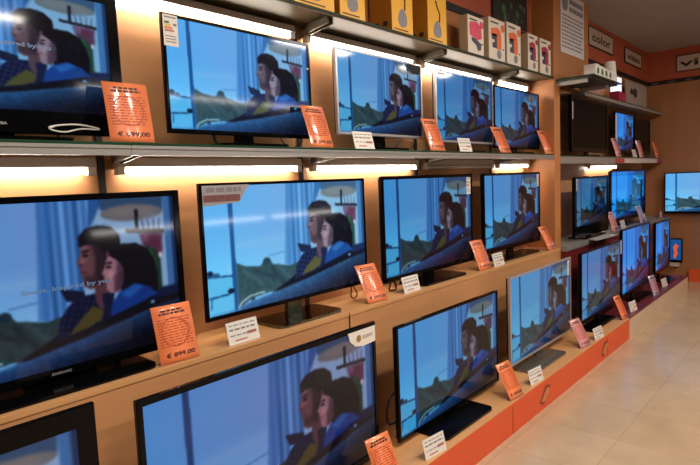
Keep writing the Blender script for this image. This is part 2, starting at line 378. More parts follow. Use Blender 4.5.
SC = {'bright': screen_mat('screen_bright', (0.93, 1.08, 1.04), 1.0, 1.12),
      'first': screen_mat('screen_first', (0.78, 0.92, 0.90), 1.0, 1.3),
      'upper': screen_mat('screen_upper', (0.74, 0.98, 1.04), 1.0, 1.12),
      'upmid': screen_mat('screen_upper_middle', (0.68, 0.78, 0.78), 1.0, 1.2),
      'mid': screen_mat('screen_mid', (1.2, 0.92, 0.80), 1.0, 1.55),
      'deep': screen_mat('screen_deep', (0.56, 0.78, 0.74), 1.0, 1.42),
      'blue': screen_mat('screen_blue', (0.32, 0.50, 0.56), 1.0, 1.25),
      'sky': screen_mat('screen_sky', (0.40, 0.70, 0.66), 1.0, 1.25),
      'dim': screen_mat('screen_dim', (0.98, 0.68, 0.66), 1.0, 1.5),
      'teal': screen_mat('screen_teal', (0.17, 0.42, 0.40), 1.0, 1.5),
      'vivid': screen_mat('screen_vivid', (0.04, 0.60, 0.95), 1.0, 1.25)}

# ------------------------------------------------------------------ room shell
XW, YW, ZC = 8.4, 2.10, 3.08
struct(MB().box(-3.2, XW + .1, -3.2, YW + .1, -.08, 0).build('floor', FLOOR))
struct(MB().box(-3.2, XW + .1, -3.2, YW + .1, ZC, ZC + .08).build('ceiling', CEIL))
wl = struct(MB().box(-3.2, XW + .1, YW, YW + .1, 0, ZC).build('wall_left', WOOD))
struct(MB().box(XW, XW + .1, -3.2, YW, 0, ZC).build('wall_far', WOOD_F))
struct(MB().box(-3.3, -3.2, -3.2, YW + .1, 0, ZC).build('wall_near', WOOD_F))
struct(MB().box(-3.2, XW + .1, -3.3, -3.2, 0, ZC).build('wall_right', mat('dark_wall', srgb(70, 56, 46), .6, noise=((2, 2, 2), .1))))
# upper facing with the painted band, above the top shelf
YB = 2.03
struct(MB().box(-3.2, XW, YB, YW, 2.34, ZC).build('trim_1', WOOD_P))
def band(name, x0, x1):
    b = struct(MB().box(x0, x1, YB - .006, YB, 2.69, ZC).build(name, REDW))
    s = MB().box(x0, x1, YB - .010, YB, 2.64, 2.69).build('border_stripe', BLACKS, b)
    return b
band('trim_2', -3.2, 4.60); b2 = band('trim_3', 5.49, XW)
b3 = struct(MB().box(XW - .006, XW, -3.2, YB - .006, 2.685, ZC).build('trim_4', REDW))
MB().box(XW - .010, XW, -3.2, YB - .010, 2.64, 2.69).build('border_stripe', BLACKS, b3)
# small light dashes on the stripe, as on the photo's border print
d = MB()
for k in range(26): d.box(XW - .0125, XW - .0095, 1.98 - k * .2, 1.90 - k * .2, 2.655, 2.663)
d.build('border_pattern', GREYP, b3)
# far wall panel joints
d = MB()
for yj in (1.43, .2, -1.0): d.box(XW - .003, XW, yj, yj + .008, .19, 2.0)
struct(d.build('trim_5', WINK))
struct(MB().box(XW - .08, XW, -3.2, 1.50, 0, .157).build('baseboard_far', RED))

def wall_sign(body, lab, loc, rz, w_, h_, inset=.12, tw=.76):
    t = thing('shop_sign', lab, 'sign', loc, rz, )
    MB().box(0, w_, -.012, 0, 0, h_, .002).build('sign_board', SIGN, t)
    fr = MB().ring(-.006, w_ + .006, -.006, h_ + .006, .006, w_ - .006, .006, h_ - .006, -.015, -.001); fr.build('sign_frame', INK, t)
    text('lettering', body, w_ * tw, h_ * .46, INK, t, (w_ * (1 - tw) / 2, -.0145, h_ * .27))
    return t
wall_sign('color', 'cream sign reading color on the orange band nearest the wood pillar', (6.02, YB - .006, 2.83), 0, .80, .19)
wall_sign('video', 'cream sign reading video on the orange band beside the room corner', (7.29, YB - .006, 2.82), 0, .71, .17)
wall_sign('video', 'cream sign reading video on the far wall, cut off by the picture edge', (XW - .006, 1.685, 2.776), -PI / 2, .80, .20, tw=.93)

# ------------------------------------------------------------------ wooden partition and fascia
t = thing('display_partition', 'upright beech partition closing the near television bays', 'partition', (4.655, 1.84, .0))
MB().box(0, .13, 0, .26, .0, ZC - .001, .003).build('side_panel', WOOD_P, t)
MB().box(.13, .835, .0, .02, 2.32, ZC - .001, .002).build('fascia_panel', WOOD_P, t)
MB().box(.815, .835, .02, .19, 2.32, ZC - .001).build('fascia_return', WOOD_P, t)
n = thing('paper_notice', 'white printed paper notice taped to the beech fascia above the far shelf', 'notice', (4.80, 1.838, 2.545))
MB().box(0, .56, -.003, 0, 0, .52).build('sheet', PAPER, n)
pr = MB()
random.seed(9)
for r_ in range(9):
    z = .05 + r_ * .033; x = .03
    while x < .50:
        l_ = random.uniform(.03, .08); pr.box(x, min(x + l_, .53), -.0045, -.003, z, z + .013); x += l_ + .014
for r_ in range(2):
    x = .20
    for l_ in (.06, .09, .07, .07): pr.box(x, min(x + l_, .53), -.0045, -.003, .37 + r_ * .065, .41 + r_ * .065); x += l_ + .012
pr.build('print', WINK, n)
MB().prism(rrect(.03, .16, .36, .50, .05), -.0045, -.003).build('picture', GREYP, n)

# ------------------------------------------------------------------ near display: plinth, counter, posts, shelves
t = thing('display_plinth', 'low orange red plinth with a beech top under the bottom row of televisions', 'plinth', (-2.0, 1.39, 0))
MB().box(0, 7.2, 0, .41, 0, .182).build('plinth_front', RED, t)
MB().box(0, 7.2, 0.001, .41, .182, .187, .001).build('plinth_top', WOOD_D, t)
sm = MB()
for x in (2.87 + 2.0 - .0, 4.58 + 2.0): sm.box(x, x + .004, -.001, .001, 0, .165)
sm.build('joint', INK, t)
for x in (3.32 + 2.0, 4.50 + 2.0):
    e = MB().prism([(x - .07, .055), (x - .02, .035), (x + .065, .075), (x + .085, .135), (x + .02, .145)], -.006, 0).build('emblem', mat('emblem_dark', srgb(110, 56, 36), .4, noise=((30, 30, 30), .4)), t)
    MB().prism([(x - .055, .062), (x + .0, .048), (x + .06, .085), (x + .065, .125), (x + .02, .13)], -.008, -.006).build('emblem_mark', mat('emblem_pale', srgb(206, 120, 76), .5, noise=((34, 34, 34), .5)), e)
t = thing('display_plinth', 'pale plinth with a maroon top at the far end of the aisle', 'plinth', (5.2, 1.39, 0))
MB().box(.001, 2.46, 0, .41, 0, .175).build('plinth_front', BASEW, t)
MB().box(.001, 2.46, 0, .41, .175, .187, .001).build('plinth_top', MAROON, t)

t = thing('display_counter', 'beech counter and panel carrying the middle row of televisions', 'counter', (-2.0, 1.80, .187))
MB().box(0, 6.655, 0, .30, .001, .656).build('front_panel', WOOD, t)
MB().box(0, 6.655, -.004, .30, .656, .676, .002).build('counter_top', WOOD_D, t)
sm = MB()
for x in (1.945,): sm.box(x + 2.0, x + 2.004, -.0055, .001, .56, .676)
sm.build('joint', INK, t)
t = thing('display_counter', 'far maroon fronted counter with a grey metal edge', 'counter', (4.79, 1.80, .187))
MB().box(0, 3.59, 0, .30, .001, .63).build('front_panel', MAROON, t)
MB().box(0, 3.59, -.01, .30, .63, .676, .002).build('counter_top', METAL, t)

BAYS = [(-1.12, -.11), (-.11, .915), (.915, 1.945), (1.945, 2.975), (2.975, 4.0), (4.0, 4.655)]
for k, x in enumerate((.915, 1.945, 2.975, 4.0)):
    p = MB().box(-.012, .012, -.012, -.001, 0, 1.46, .001)
    o = p.build('slotted_post', SLOT); o.location = (x, 2.10, .864)
    tag(o, ['dark slotted post above the large left television', 'dark slotted post behind the television with chrome base',
            'dark slotted post behind the third middle row television', 'dark slotted post nearest the beech partition'][k], 'post', 'slotted wall posts')
ORD = ['leftmost', 'first full', 'second', 'third', 'fourth', 'short last']
def shelf(x0, x1, z, yf, label, tray=METAL, lip=.036, brk=True):
    t = thing('glass_shelf', label, 'shelf', (x0, yf, z))
    L = x1 - x0
    MB().box(.0008, L - .0008, 0, 2.098 - yf, 0, .009, .0015).build('glass_pane', GLASS, t)
    u = MB(); D = 2.098 - yf
    if YB < 2.098 and z > 2.3: D = 2.098 - yf
    u.box(.0008, L - .0008, .006, D, -.007, -.0005)
    u.box(.0008, L - .0008, .004, .010, -lip, -.0005)
    u.box(.0008, L - .0008, -.001, .004, -.012, -.001); u.box(.0008, L - .0008, -.001, .004, -lip, -lip + .008)
    u.build('metal_tray', tray, t)
    if brk:
        D = 2.03 - yf
        for a in (.012, .046): MB().prism([(.03, -.036), (D, -.055), (D, -.008), (.03, -.008)], a, a + .010, axis='x').build('bracket', METAL_T, t)
    return t
def lamp(x0, x1, z, label, lit=True, rad=.0115):
    t = thing('fluorescent_light', label, 'light', (x0, 2.098, z))
    L = x1 - x0
    MB().prism([(0, .055), (-.05, .055), (-.062, .02), (0, .012)], .0, L, axis='x').build('lamp_housing', HOUS, t)
    MB().tube([(.03, -.040, .004), (L - .03, -.040, .004)], rad, 12).build('lamp_tube', (TUBE if rad > .01 else TUBE_G) if lit else WHITE, t)
    for a in (0, L - .03): MB().box(a, a + .03, -.055, -.022, -.010, .02, .003).build('lamp_holder', WHITE, t)
    return t
for k, (a, b) in enumerate(BAYS):
    if k == 0: continue
    shelf(a, b, 1.662, 1.84, '%s glass shelf in the row under the upper televisions' % ['', 'leftmost', 'second', 'third', 'fourth', 'shortest and rightmost'][k])
    shelf(a, b, 2.308, 1.84, '%s glass shelf in the top row that holds cartons' % ['', 'leftmost', 'second', 'third', 'fourth', 'shortest and rightmost'][k], METAL_T, lip=.006)
    if k != 4:
        lamp(a + .04, b - .04, 1.576, 'lit strip light %s, under the middle glass shelf' % ['', 'above the large left television', 'above the television with the chrome base', 'above the third middle row television', '', 'above the rightmost middle row television'][k], rad=.0068)
    else:
        lamp(a + .04, b - .04, 1.576, 'unlit strip light under the middle glass shelf, between two lit ones', False)
    lamp(a + .04, b - .04, 2.232, 'lit strip light under the top shelf, %s' % ['', 'above the upper left television', 'above the first full upper television', 'above the silver framed upper television', 'above the fourth upper television', 'above the fifth upper television beside the partition'][k])
# far shelves
def far_shelf(x0, x1, z, yf, label, lip):
    t = thing('glass_shelf', label, 'shelf', (x0, yf, z)); L = x1 - x0; D = 2.098 - yf
    MB().box(0, L, 0, D, 0, .009, .0015).build('glass_pane', GLASS, t)
    u = MB().box(0, L, .006, D, -.007, -.0005); u.box(0, L, .002, .008, -lip, -.0005); u.build('metal_tray', METAL, t)
    return t
fs = far_shelf(4.79, 8.38, 1.652, 1.84, 'long far glass shelf with red and white edge strip', .062)
MB().box(1.55, 1.80 + .05, -.004, .002, -.058, -.012).build('edge_strip', mat('strip_red', srgb(170, 60, 60), .4, noise=((5, 5, 5), .05)), fs)
MB().box(1.87, 3.3, -.004, .002, -.060, -.010).build('edge_strip', mat('strip_grey', srgb(196, 184, 176), .4, noise=((5, 5, 5), .05)), fs)
MB().box(3.3, 3.55, -.004, .002, -.060, -.010).build('edge_strip', CRIM, fs)
lamp(6.15, 7.1, 1.55, 'added strip light in place of glare under the long far shelf')  # lit tube added where the back panel only shows glare
ft = far_shelf(5.40, 8.38, 2.26, 1.84, 'far top glass shelf running behind the cup shelf', .03)
cs = thing('glass_shelf', 'projecting far glass shelf holding white boxes and cup stack', 'shelf', (4.79, 1.53, 2.288))
MB().prism([(-.10, 0), (.66, 0), (.66, .309), (-.10, .309)], 0, .010, axis='z').build('glass_pane', GLASS, cs)
MB().prism([(-.09, .03), (.62, .03), (.62, .309), (-.09, .309)], -.014, -.001, axis='z').build('metal_tray', DARKT, cs)
for a in (-.07, .45): MB().box(a, a + .02, .06, .309, -.045, -.0145).build('bracket', METAL, cs)

# opposite side of the aisle (out of the picture, seen only as reflections)
t = thing('opposite_display', 'unseen black display across the aisle with two rows of strip lights', 'display', (2.2, -2.4, 0))
MB().box(0, 4.2, 0, .05, 0, 2.72).box(0, 4.2, .05, .42, 2.66, 2.70).box(0, 4.2, .05, .42, 1.12, 1.14).build('panel', BLACKM, t)  # unseen panel made black to keep the screen reflections dark
for z in (1.075, 2.61):
    for x0, x1 in ((.22, 1.38), (1.55, 2.52), (2.68, 3.9)): MB().tube([(x0, .395, z), (x1, .395, z)], .016, 10).build('lamp_tube', TUBE_O, t)
# ceiling battens (out of the picture)
for i, (x, y) in enumerate(((-.2, .25), (2.3, .25), (4.4, -.5), (6.6, -.5), (1.2, -1.4))):
    t = thing('ceiling_light', ['batten over the near end of the aisle', 'batten over the middle of the aisle', 'batten over the far middle of the aisle', 'batten near the far wall', 'batten behind the viewer'][i], 'ceiling light', (x, y, ZC))
    MB().box(-.6, .6, -.08, .08, -.06, -.001, .004).build('lamp_housing', WHITE, t)
    la = bpy.data.lights.new('lamp_light', 'AREA'); la.shape = 'RECTANGLE'; la.size = 1.1; la.size_y = .14; la.energy = CEIL_W; la.color = (1.0, .91, .80)
    lo = bpy.data.objects.new('lamp_light', la); C.objects.link(lo); lo.parent = t; lo.location = (0, 0, -.064)

# ------------------------------------------------------------------ televisions
def cable(pts, r, parent, material=BLACKM, name='cable'):
    P = [Vector(p) for p in pts]; out = []
    for i in range(len(P) - 1):
        p0, p1, p2, p3 = P[max(i - 1, 0)], P[i], P[i + 1], P[min(i + 2, len(P) - 1)]
        for k in range(6):
            s = k / 6; out.append(.5 * ((2 * p1) + (p2 - p0) * s + (2 * p0 - 5 * p1 + 4 * p2 - p3) * s * s + (3 * p1 - p0 - 3 * p2 + p3) * s ** 3))
    out.append(P[-1])
    return MB().tube(out, r, 6).build(name, material, parent)
def tv(label, x0, x1, z0, z1, y, zs, scr='mid', bez=.016, bot=None, frame=BLACK, stand=(.25, 1.85, 2.03), smat=BLACK, neck=.05, group=None, side=None, sh=0.0, rz=None, brand=None):
    """x0..x1, z0..z1 outer frame; y the plane of the screen; zs the surface it stands on"""
    cx = (x0 + x1) / 2
    t = thing('television', label, 'television', (cx, y, zs), 0, group)
    X0, X1, Z0, Z1 = x0 - cx, x1 - cx, z0 - zs, z1 - zs
    bot = bot or bez * 1.25; sd = side or bez
    MB().ring(X0, X1, Z0, Z1, X0 + sd, X1 - sd, Z0 + bot, Z1 - bez, 0, .018).build('frame', frame, t)
    s = bpy.data.objects.new('screen', SCREEN); C.objects.link(s); s.parent = t
    s.location = (X0 + sd, .005, Z0 + bot); s.scale = (X1 - X0 - 2 * sd, 1, Z1 - Z0 - bez - bot)
    s.data = SCREEN
    if len(SCREEN.materials) == 0: SCREEN.materials.append(None)
    s.material_slots[0].link = 'OBJECT'; s.material_slots[0].material = SC[scr]
    bk = MB().box(X0 + .010, X1 - .010, .010, .034, Z0 + .010, Z1 - .010, .003)
    h = Z1 - Z0
    bk.box(X0 + .22 * (X1 - X0), X1 - .22 * (X1 - X0), .034, .062, Z0 + .03, Z0 + .62 * h, .012)
    bk.build('back_shell', BLACKM, t)
    if stand:
        hw, ya, yb = stand
        MB().prism(rrect(-hw + sh, hw + sh, ya - y, yb - y, .035), .0005, .014, axis='z').build('stand_base', smat, t)
        MB().prism([(-neck, .012), (neck, .012), (neck * .8, Z0 + .05), (-neck * .8, Z0 + .05)], .036, .056).build('stand_neck', smat, t)
    if brand:
        text('brand_mark', brand, .062, .009, SILVER, t, (-.0425 if brand else 0, -.0006, Z0 + bot * .35))
    return t, (X0, X1, Z0, Z1)
def sticker(t, x, z, w_, h_, kind='energy'):
    s = MB().box(x, x + w_, -.0022, -.0006, z, z + h_).build('sticker', WTAG, t)
    s['label'] = 'white printed sticker'
    if kind == 'energy':
        cols = [GREEN, YEL, ORNG, WRED]
        for k in range(4):
            q = MB().box(x + .10 * w_, x + w_ * (.42 + .1 * k), -.003, -.0021, z + h_ * (.72 - .085 * k), z + h_ * (.785 - .085 * k)).build('energy_bar', cols[k], s)
        q = MB().prism([(x + w_ * .66, z + h_ * .70), (x + w_ * .73, z + h_ * .74), (x + w_ * .92, z + h_ * .74), (x + w_ * .92, z + h_ * .66), (x + w_ * .73, z + h_ * .66)], -.003, -.0021)
        for k in range(3): q.box(x + .12 * w_, x + w_ * .85, -.003, -.0021, z + h_ * (.12 + .09 * k), z + h_ * (.15 + .09 * k))
        q.box(x + .1 * w_, x + .9 * w_, -.003, -.0021, z + h_ * .90, z + h_ * .94)
        q.build('print', WINK, s)
    elif kind == 'lines':
        q = MB()
        for k in range(max(2, int(h_ / .02))): q.box(x + .15 * w_, x + w_ * .85, -.003, -.0021, z + h_ * .1 + k * .018, z + h_ * .1 + k * .018 + .006)
        q.build('print', WINK, s)
    return s

G1 = 'upper row televisions'; G2 = 'middle row televisions'; G3 = 'bottom row televisions'
ZS1, ZS2, ZS3 = 1.6715, .8635, .1875
# upper row
t, q = tv('upper row television cut off by the left edge, caption words over the faces', .15, .955, 1.700, 2.192, 1.95, ZS1, 'first', .030, .075, side=.040, group=G1, stand=(.20, 1.88, 2.04), brand='TOSHIBA')
text('caption', 'Smart. Inspired by you', .24, .018, CAPT, t, (-.07, .0035, .30))
cable([(x - .13, -.005, z + .004) for x, z in ((.27, .045), (.30, .055), (.36, .060), (.42, .052), (.43, .046), (.37, .046), (.32, .034), (.28, .038), (.27, .048), (.30, .056))], .0032, t, WHITE, 'loop_reflection')  # white curve modelled in place of a reflection on the lower bezel
cable([(-.1, .05, .08), (-.12, .04, .01), (-.05, .02, .004)], .003, t)
cable([(.18, .05, .08), (.19, .05, .02), (.26, .03, .004)], .003, t)
t, q = tv('upper row television with an energy sticker in its top left corner', 1.127, 1.908, 1.722, 2.180, 1.95, ZS1, 'upper', .013, .018, group=G1, stand=(.18, 1.88, 2.04))
sticker(t, q[0] + .004, q[3] - .125, .062, .118)
cable([(.20, .05, .10), (.22, .04, .04), (.26, .03, .008), (.31, .03, .022), (.34, .03, .045), (.30, .045, .07)], .003, t)
cable([(-.16, .05, .08), (-.155, .03, .02), (-.10, .02, .009)], .006, t)
cable([(.30, .06, .46), (.345, .04, .44), (.36, .02, .40), (.375, .0, .385)], .005, t, WHITE)
t, q = tv('silver framed upper row television third from the left', 2.088, 2.862, 1.752, 2.204, 1.95, ZS1, 'upmid', .013, .016, frame=SILVER, group=G1, stand=(.16, 1.88, 2.04))
MB().prism([(q[1] - .16, q[3] - .015), (q[1] - .02, q[3] - .015), (q[1] - .02, q[3] - .05), (q[1] - .04, q[3] - .068), (q[1] - .10, q[3] - .066), (q[1] - .145, q[3] - .045)], -.003, -.0005).build('sticker', BLACKM, t)['label'] = 'black sticker with pale lettering'
cable([(-.05, .05, .09), (.0, .03, .02), (.08, .02, .006), (.14, .03, .03), (.20, .05, .06)], .003, t)
t, q = tv('fourth upper row television with pale frame and sticker', 3.012, 3.785, 1.737, 2.205, 1.95, ZS1, 'blue', .013, .016, frame=SILVER, group=G1, stand=(.16, 1.88, 2.04))
sticker(t, q[0] + .01, q[3] - .034, .11, .026, 'lines')
t, q = tv('fifth upper row television, touching the partition side', 3.80, 4.61, 1.715, 2.182, 1.95, ZS1, 'blue', .013, .018, group=G1, stand=(.16, 1.88, 2.04))
# middle row
t, q = tv('large middle row television on the left with a long gloss black base', .20, 1.137, .892, 1.500, 1.93, ZS2, 'mid', .022, .030, side=.026, group=G2, stand=(.31, 1.822, 2.05), sh=-.03, neck=.12, brand='SAMSUNG')
text('caption', 'Smart. Inspired by you', .29, .020, CAPT, t, (-.11, .0035, .315))
t, q = tv('middle row television on a mirror chrome base, sticker at its top left', 1.228, 2.256, .948, 1.522, 1.93, ZS2, 'bright', .013, .018, group=G2, stand=(.205, 1.83, 2.05), smat=CHROME)
st = MB().prism([(q[0] + .012, q[3] - .010), (q[0] + .25, q[3] - .010), (q[0] + .215, q[3] - .055), (q[0] + .19, q[3] - .085), (q[0] + .012, q[3] - .095)], -.003, -.0006).build('sticker', GREYS, t)
st['label'] = 'slanted printed sticker'
p_ = MB()
for a, b in ((.03, .07), (.08, .12), (.13, .16), (.165, .185), (.19, .205)): p_.box(q[0] + a, q[0] + b, -.004, -.003, q[3] - .038, q[3] - .020)
p_.build('print', WINK, st)
MB().box(q[0] + .016, q[0] + .198, -.004, -.003, q[3] - .078, q[3] - .050).build('print', mat('sticker_dark', srgb(110, 66, 66), .5, noise=((60, 60, 60), .5)), st)
cable([(.40, .05, .15), (.405, .03, .075), (.39, .02, .03), (.415, .02, .012), (.44, .02, .035), (.43, .04, .08)], .0035, t)
MB().box(.525, .60, .160, .168, .165, .215, .003).build('plug', WHITE, t)
cable([(.50, .05, .17), (.54, .10, .18), (.57, .158, .19)], .004, t)
t, q = tv('middle row television third from left on a gloss black base', 2.403, 3.418, .916, 1.528, 1.93, ZS2, 'deep', .020, .028, group=G2, stand=(.25, 1.83, 2.04))
sticker(t, q[1] - .085, q[3] - .14, .052, .115)
cable([(-.40, .05, .10), (-.43, .02, .04), (-.47, .0, .01), (-.42, -.01, .01), (-.40, .02, .05)], .005, t)
t, q = tv('rightmost middle row television beside the partition', 3.575, 4.565, .936, 1.526, 1.93, ZS2, 'deep', .018, .035, group=G2, stand=(.34, 1.86, 2.03))
sticker(t, q[1] - .07, q[3] - .12, .035, .10, 'lines')
# bottom row
t, q = tv('bottom left television with a thick gloss black frame', -.55, .616, .235, .902, 1.58, ZS3, 'mid', .058, .06, side=.052, group=G3, stand=(.3, 1.46, 1.64))
t, q = tv('largest bottom row television with a white corner sticker', .737, 1.885, .222, .862, 1.58, ZS3, 'dim', .022, .03, side=.020, group=G3, stand=(.28, 1.45, 1.64))
st = MB().prism([(q[1] - .19, q[3] - .016), (q[1] - .008, q[3] - .016), (q[1] - .008, q[3] - .088), (q[1] - .09, q[3] - .092), (q[1] - .145, q[3] - .082), (q[1] - .178, q[3] - .055)], -.003, -.0006).build('sticker', WTAG, t)
st['label'] = 'white rounded corner sticker'
text('print', 'SONY', .070, .017, WINK, st, (q[1] - .095, -.0035, q[3] - .060)); MB().disc(q[1] - .122, q[3] - .052, .016, -.003, .001).build('print', mat('sticker_gold', srgb(150, 120, 70), .4, noise=((50, 50, 50), .3)), st)
t, q = tv('bottom row television between two cable loops, glass look base', 2.041, 3.083, .214, .797, 1.58, ZS3, 'deep', .013, .020, group=G3, stand=(.25, 1.435, 1.63), smat=BLACK, sh=-.08)
cable([(-.49, .04, .27), (-.525, .05, .25), (-.552, .05, .20), (-.556, .05, .15), (-.535, .05, .115), (-.50, .04, .12)], .006, t)
MB().box(.535, .595, .180, .215, .33, .385, .004).build('plug', WHITE, t)
cable([(.56, .18, .33), (.57, .15, .27), (.60, .12, .24), (.585, .10, .18), (.50, .06, .16)], .004, t)
t, q = tv('silver framed bottom row television on a grey metal base', 3.252, 4.315, .250, .846, 1.58, ZS3, 'sky', .012, .018, frame=SILVER, group=G3, stand=(.28, 1.47, 1.62), smat=GREYB, sh=-.13)
sticker(t, q[1] - .085, q[3] - .135, .040, .115, 'lines')
t, q = tv('far bottom row television on a flat black base next to the maroon pillar', 4.545, 5.630, .245, .846, 1.58, ZS3, 'blue', .016, .03, group=G3, stand=(.30, 1.49, 1.62), sh=-.22)
sticker(t, q[1] - .030, q[3] - .14, .028, .13, 'none')
t, q = tv('far bottom row television above the maroon plinth top', 5.660, 6.68, .262, .936, 1.58, ZS3, 'vivid', .016, .03, group=G3, stand=(.28, 1.49, 1.62))
t, q = tv('last bottom row television before the far wall', 6.93, 7.62, .294, .90, 1.58, ZS3, 'vivid', .02, .04, group=G3, stand=(.2, 1.47, 1.62))
# far bay
t, q = tv('far television on the far counter with a heavy black lower edge', 5.16, 6.14, .885, 1.465, 1.85, ZS2, 'teal', .02, .11, side=.045, group='far bay televisions', stand=(.3, 1.81, 2.0))
sticker(t, q[0] + .03, q[3] - .13, .022, .11, 'lines')
t, q = tv('second far television on the far counter, nearer the room corner', 6.48, 7.92, .915, 1.515, 1.93, ZS2, 'vivid', .018, .05, side=.04, group='far bay televisions', stand=(.3, 1.88, 2.04))
def dark_tv(label, x0, x1, z0, z1, y, zs):
    t = thing('television', label, 'television', ((x0 + x1) / 2, y, zs), 0, 'far bay televisions')
    a = (x1 - x0) / 2
    MB().ring(-a, a, z0 - zs, z1 - zs, -a + .03, a - .03, z0 - zs + .04, z1 - zs - .03, 0, .03).build('frame', BLACK, t)
    MB().box(-a + .02, a - .02, .006, .04, z0 - zs + .01, z1 - zs - .01).build('screen', mat('dark_screen', srgb(6, 7, 9), 0.2, spec=.04, noise=((3, 3, 3), .1)), t)
    MB().prism(rrect(-.2, .2, -.03, .10, .03), .0005, .014, axis='z').build('stand_base', BLACK, t)
    MB().box(-.05, .05, .04, .055, .012, z0 - zs + .06).build('stand_neck', BLACK, t)
    return t
t = dark_tv('large switched off black television under the cup shelf', 5.17, 6.20, 1.70, 2.22, 1.88, 1.6615)  # left end widened over the shadow beside the set
MB().box(-.50, -.485, -.002, -.0005, .34, .50).build('sticker', WTAG, t)
t, q = tv('far upper television showing a dark blue picture', 6.72, 7.47, 1.72, 2.19, 1.955, 1.6615, 'vivid', .02, .03, group='far bay televisions', stand=(.2, 1.90, 2.04))
sticker(t, q[0] - .0, q[3] - .42, .05, .38, 'none')
dark_tv('switched off television at the far end of the long far shelf', 7.54, 8.26, 1.71, 2.18, 1.96, 1.6615)
t, q = tv('television on the far wall cut off by the right picture edge', -.47, .47, 0, .545, 0, 0, 'bright', .014, .03, stand=None, group='far bay televisions')
t.location = (8.30, 1.325, .910); t.rotation_euler = (0, 0, -PI / 2)
MB().box(-.15, .15, .06, .099, .12, .42).build('wall_mount', BLACKM, t)
# small lit display panel lower on the far wall
t = thing('digital_display', 'small portrait screen with an orange shape, low on the far wall', 'display', (8.36, 1.735, .25), -PI / 2)
MB().box(0, .15, -.02, .04, 0, .32, .004).build('casing', BLACK, t)
MB().box(.012, .138, -.022, -.019, .03, .305).build('screen', mat('lit_blue', srgb(20, 60, 120), .2, noise=((10, 10, 10), .4), emit=srgb(30, 90, 160), es=.6), t)
MB().prism([(.05, .06), (.075, .05), (.10, .12), (.085, .17), (.11, .22), (.07, .25), (.045, .20), (.06, .14)], -.024, -.022).build('picture', mat('lit_orange', srgb(200, 80, 30), .3, noise=((10, 10, 10), .2), emit=srgb(220, 90, 40), es=.7), t)
MB().box(.0, .12, -.03, -.001, -.06, -.01, .003).build('ledge', SIGN, t)

# ------------------------------------------------------------------ price tags
def price_tag(label, cx, y, z, price, lean=20, yaw=0, card=TAG, w_=.142, h_=.212, big=True):
    t = thing('price_tag', label, 'price tag', (cx, y, z + .0012), math.radians(yaw), 'orange price tags')
    tilt = bpy.data.objects.new('card', None)
    L = math.radians(lean); n_ = 10
    def cz(v):      # gently bowed card: offset along y for height v
        s = v / h_
        return (v * math.sin(L) + .012 * s * s * (1 if True else 0), v * math.cos(L))
    bm = bmesh.new(); th = .0016
    A_, B_ = [], []
    for k in range(n_ + 1):
        y_, z_ = cz(h_ * k / n_)
        A_.append([bm.verts.new((x, y_, z_)) for x in (-w_ / 2, w_ / 2)]); B_.append([bm.verts.new((x, y_ + th, z_)) for x in (-w_ / 2, w_ / 2)])
    for k in range(n_):
        f = bm.faces.new((A_[k][0], A_[k][1], A_[k + 1][1], A_[k + 1][0])); f.smooth = True
        f = bm.faces.new((B_[k][1], B_[k][0], B_[k + 1][0], B_[k + 1][1])); f.smooth = True
        bm.faces.new((A_[k][0], A_[k + 1][0], B_[k + 1][0], B_[k][0])); bm.faces.new((A_[k][1], B_[k][1], B_[k + 1][1], A_[k + 1][1]))
    bm.faces.new((A_[0][0], B_[0][0], B_[0][1], A_[0][1])); bm.faces.new((A_[-1][0], A_[-1][1], B_[-1][1], B_[-1][0]))
    me = bpy.data.meshes.new('card'); bm.to_mesh(me); bm.free(); me.materials.append(card)
    c = bpy.data.objects.new('card', me); C.objects.link(c); c.parent = t
    bpy.data.objects.remove(tilt)
    MB().box(-w_ / 2, w_ / 2, .0, .035, 0, .0015).build('stand_foot', ACRYL, t)
    # print, mapped on to the bowed card
    def lay(bmx, name, material):
        for v in bmx.verts:
            y_, z_ = cz(v.co.z); v.co = Vector((v.co.x, y_ + v.co.y * math.cos(L), z_ - v.co.y * math.sin(L) * 0))
        me = bpy.data.meshes.new(name); bmx.to_mesh(me); bmx.free(); me.materials.append(material)
        o = bpy.data.objects.new(name, me); C.objects.link(o); o.parent = t
    if big:
        p_ = MB(); rnd = random.Random(int(cx * 100))
        for k, wd in ((0, .085), (1, .105)):
            x = -wd / 2
            while x < wd / 2:
                l_ = rnd.uniform(.008, .02); p_.box(x, min(x + l_, wd / 2), -.0016, -.0012, .178 + (1 - k) * .011, .185 + (1 - k) * .011); x += l_ + .004
        lay(p_.bm, 'heading', TAGI)
        p_ = MB()
        for k in range(11):
            z_ = .062 + k * .0098; x = -.066
            while x < .058:
                l_ = rnd.uniform(.012, .035); p_.box(x, min(x + l_, .064), -.0016, -.0012, z_, z_ + .0032); x += l_ + .006
        n2 = 36; R = .054
        for k in range(n2):
            a0, a1 = 2 * PI * k / n2, 2 * PI * (k + 1) / n2
            f = [p_.bm.verts.new((r_ * math.cos(a), -.0014, .112 + r_ * math.sin(a))) for r_, a in ((R, a0), (R, a1), (R - .003, a1), (R - .003, a0))]
            p_.bm.faces.new(f)
        lay(p_.bm, 'small_print', TAGR)
        me = text_mesh(price, .116, .020)
        bmx = bmesh.new(); bmx.from_mesh(me)
        for v in bmx.verts: v.co.x -= .052; v.co.z += .018; v.co.y = -.0014
        lay(bmx, 'price', TAGI)
    return t
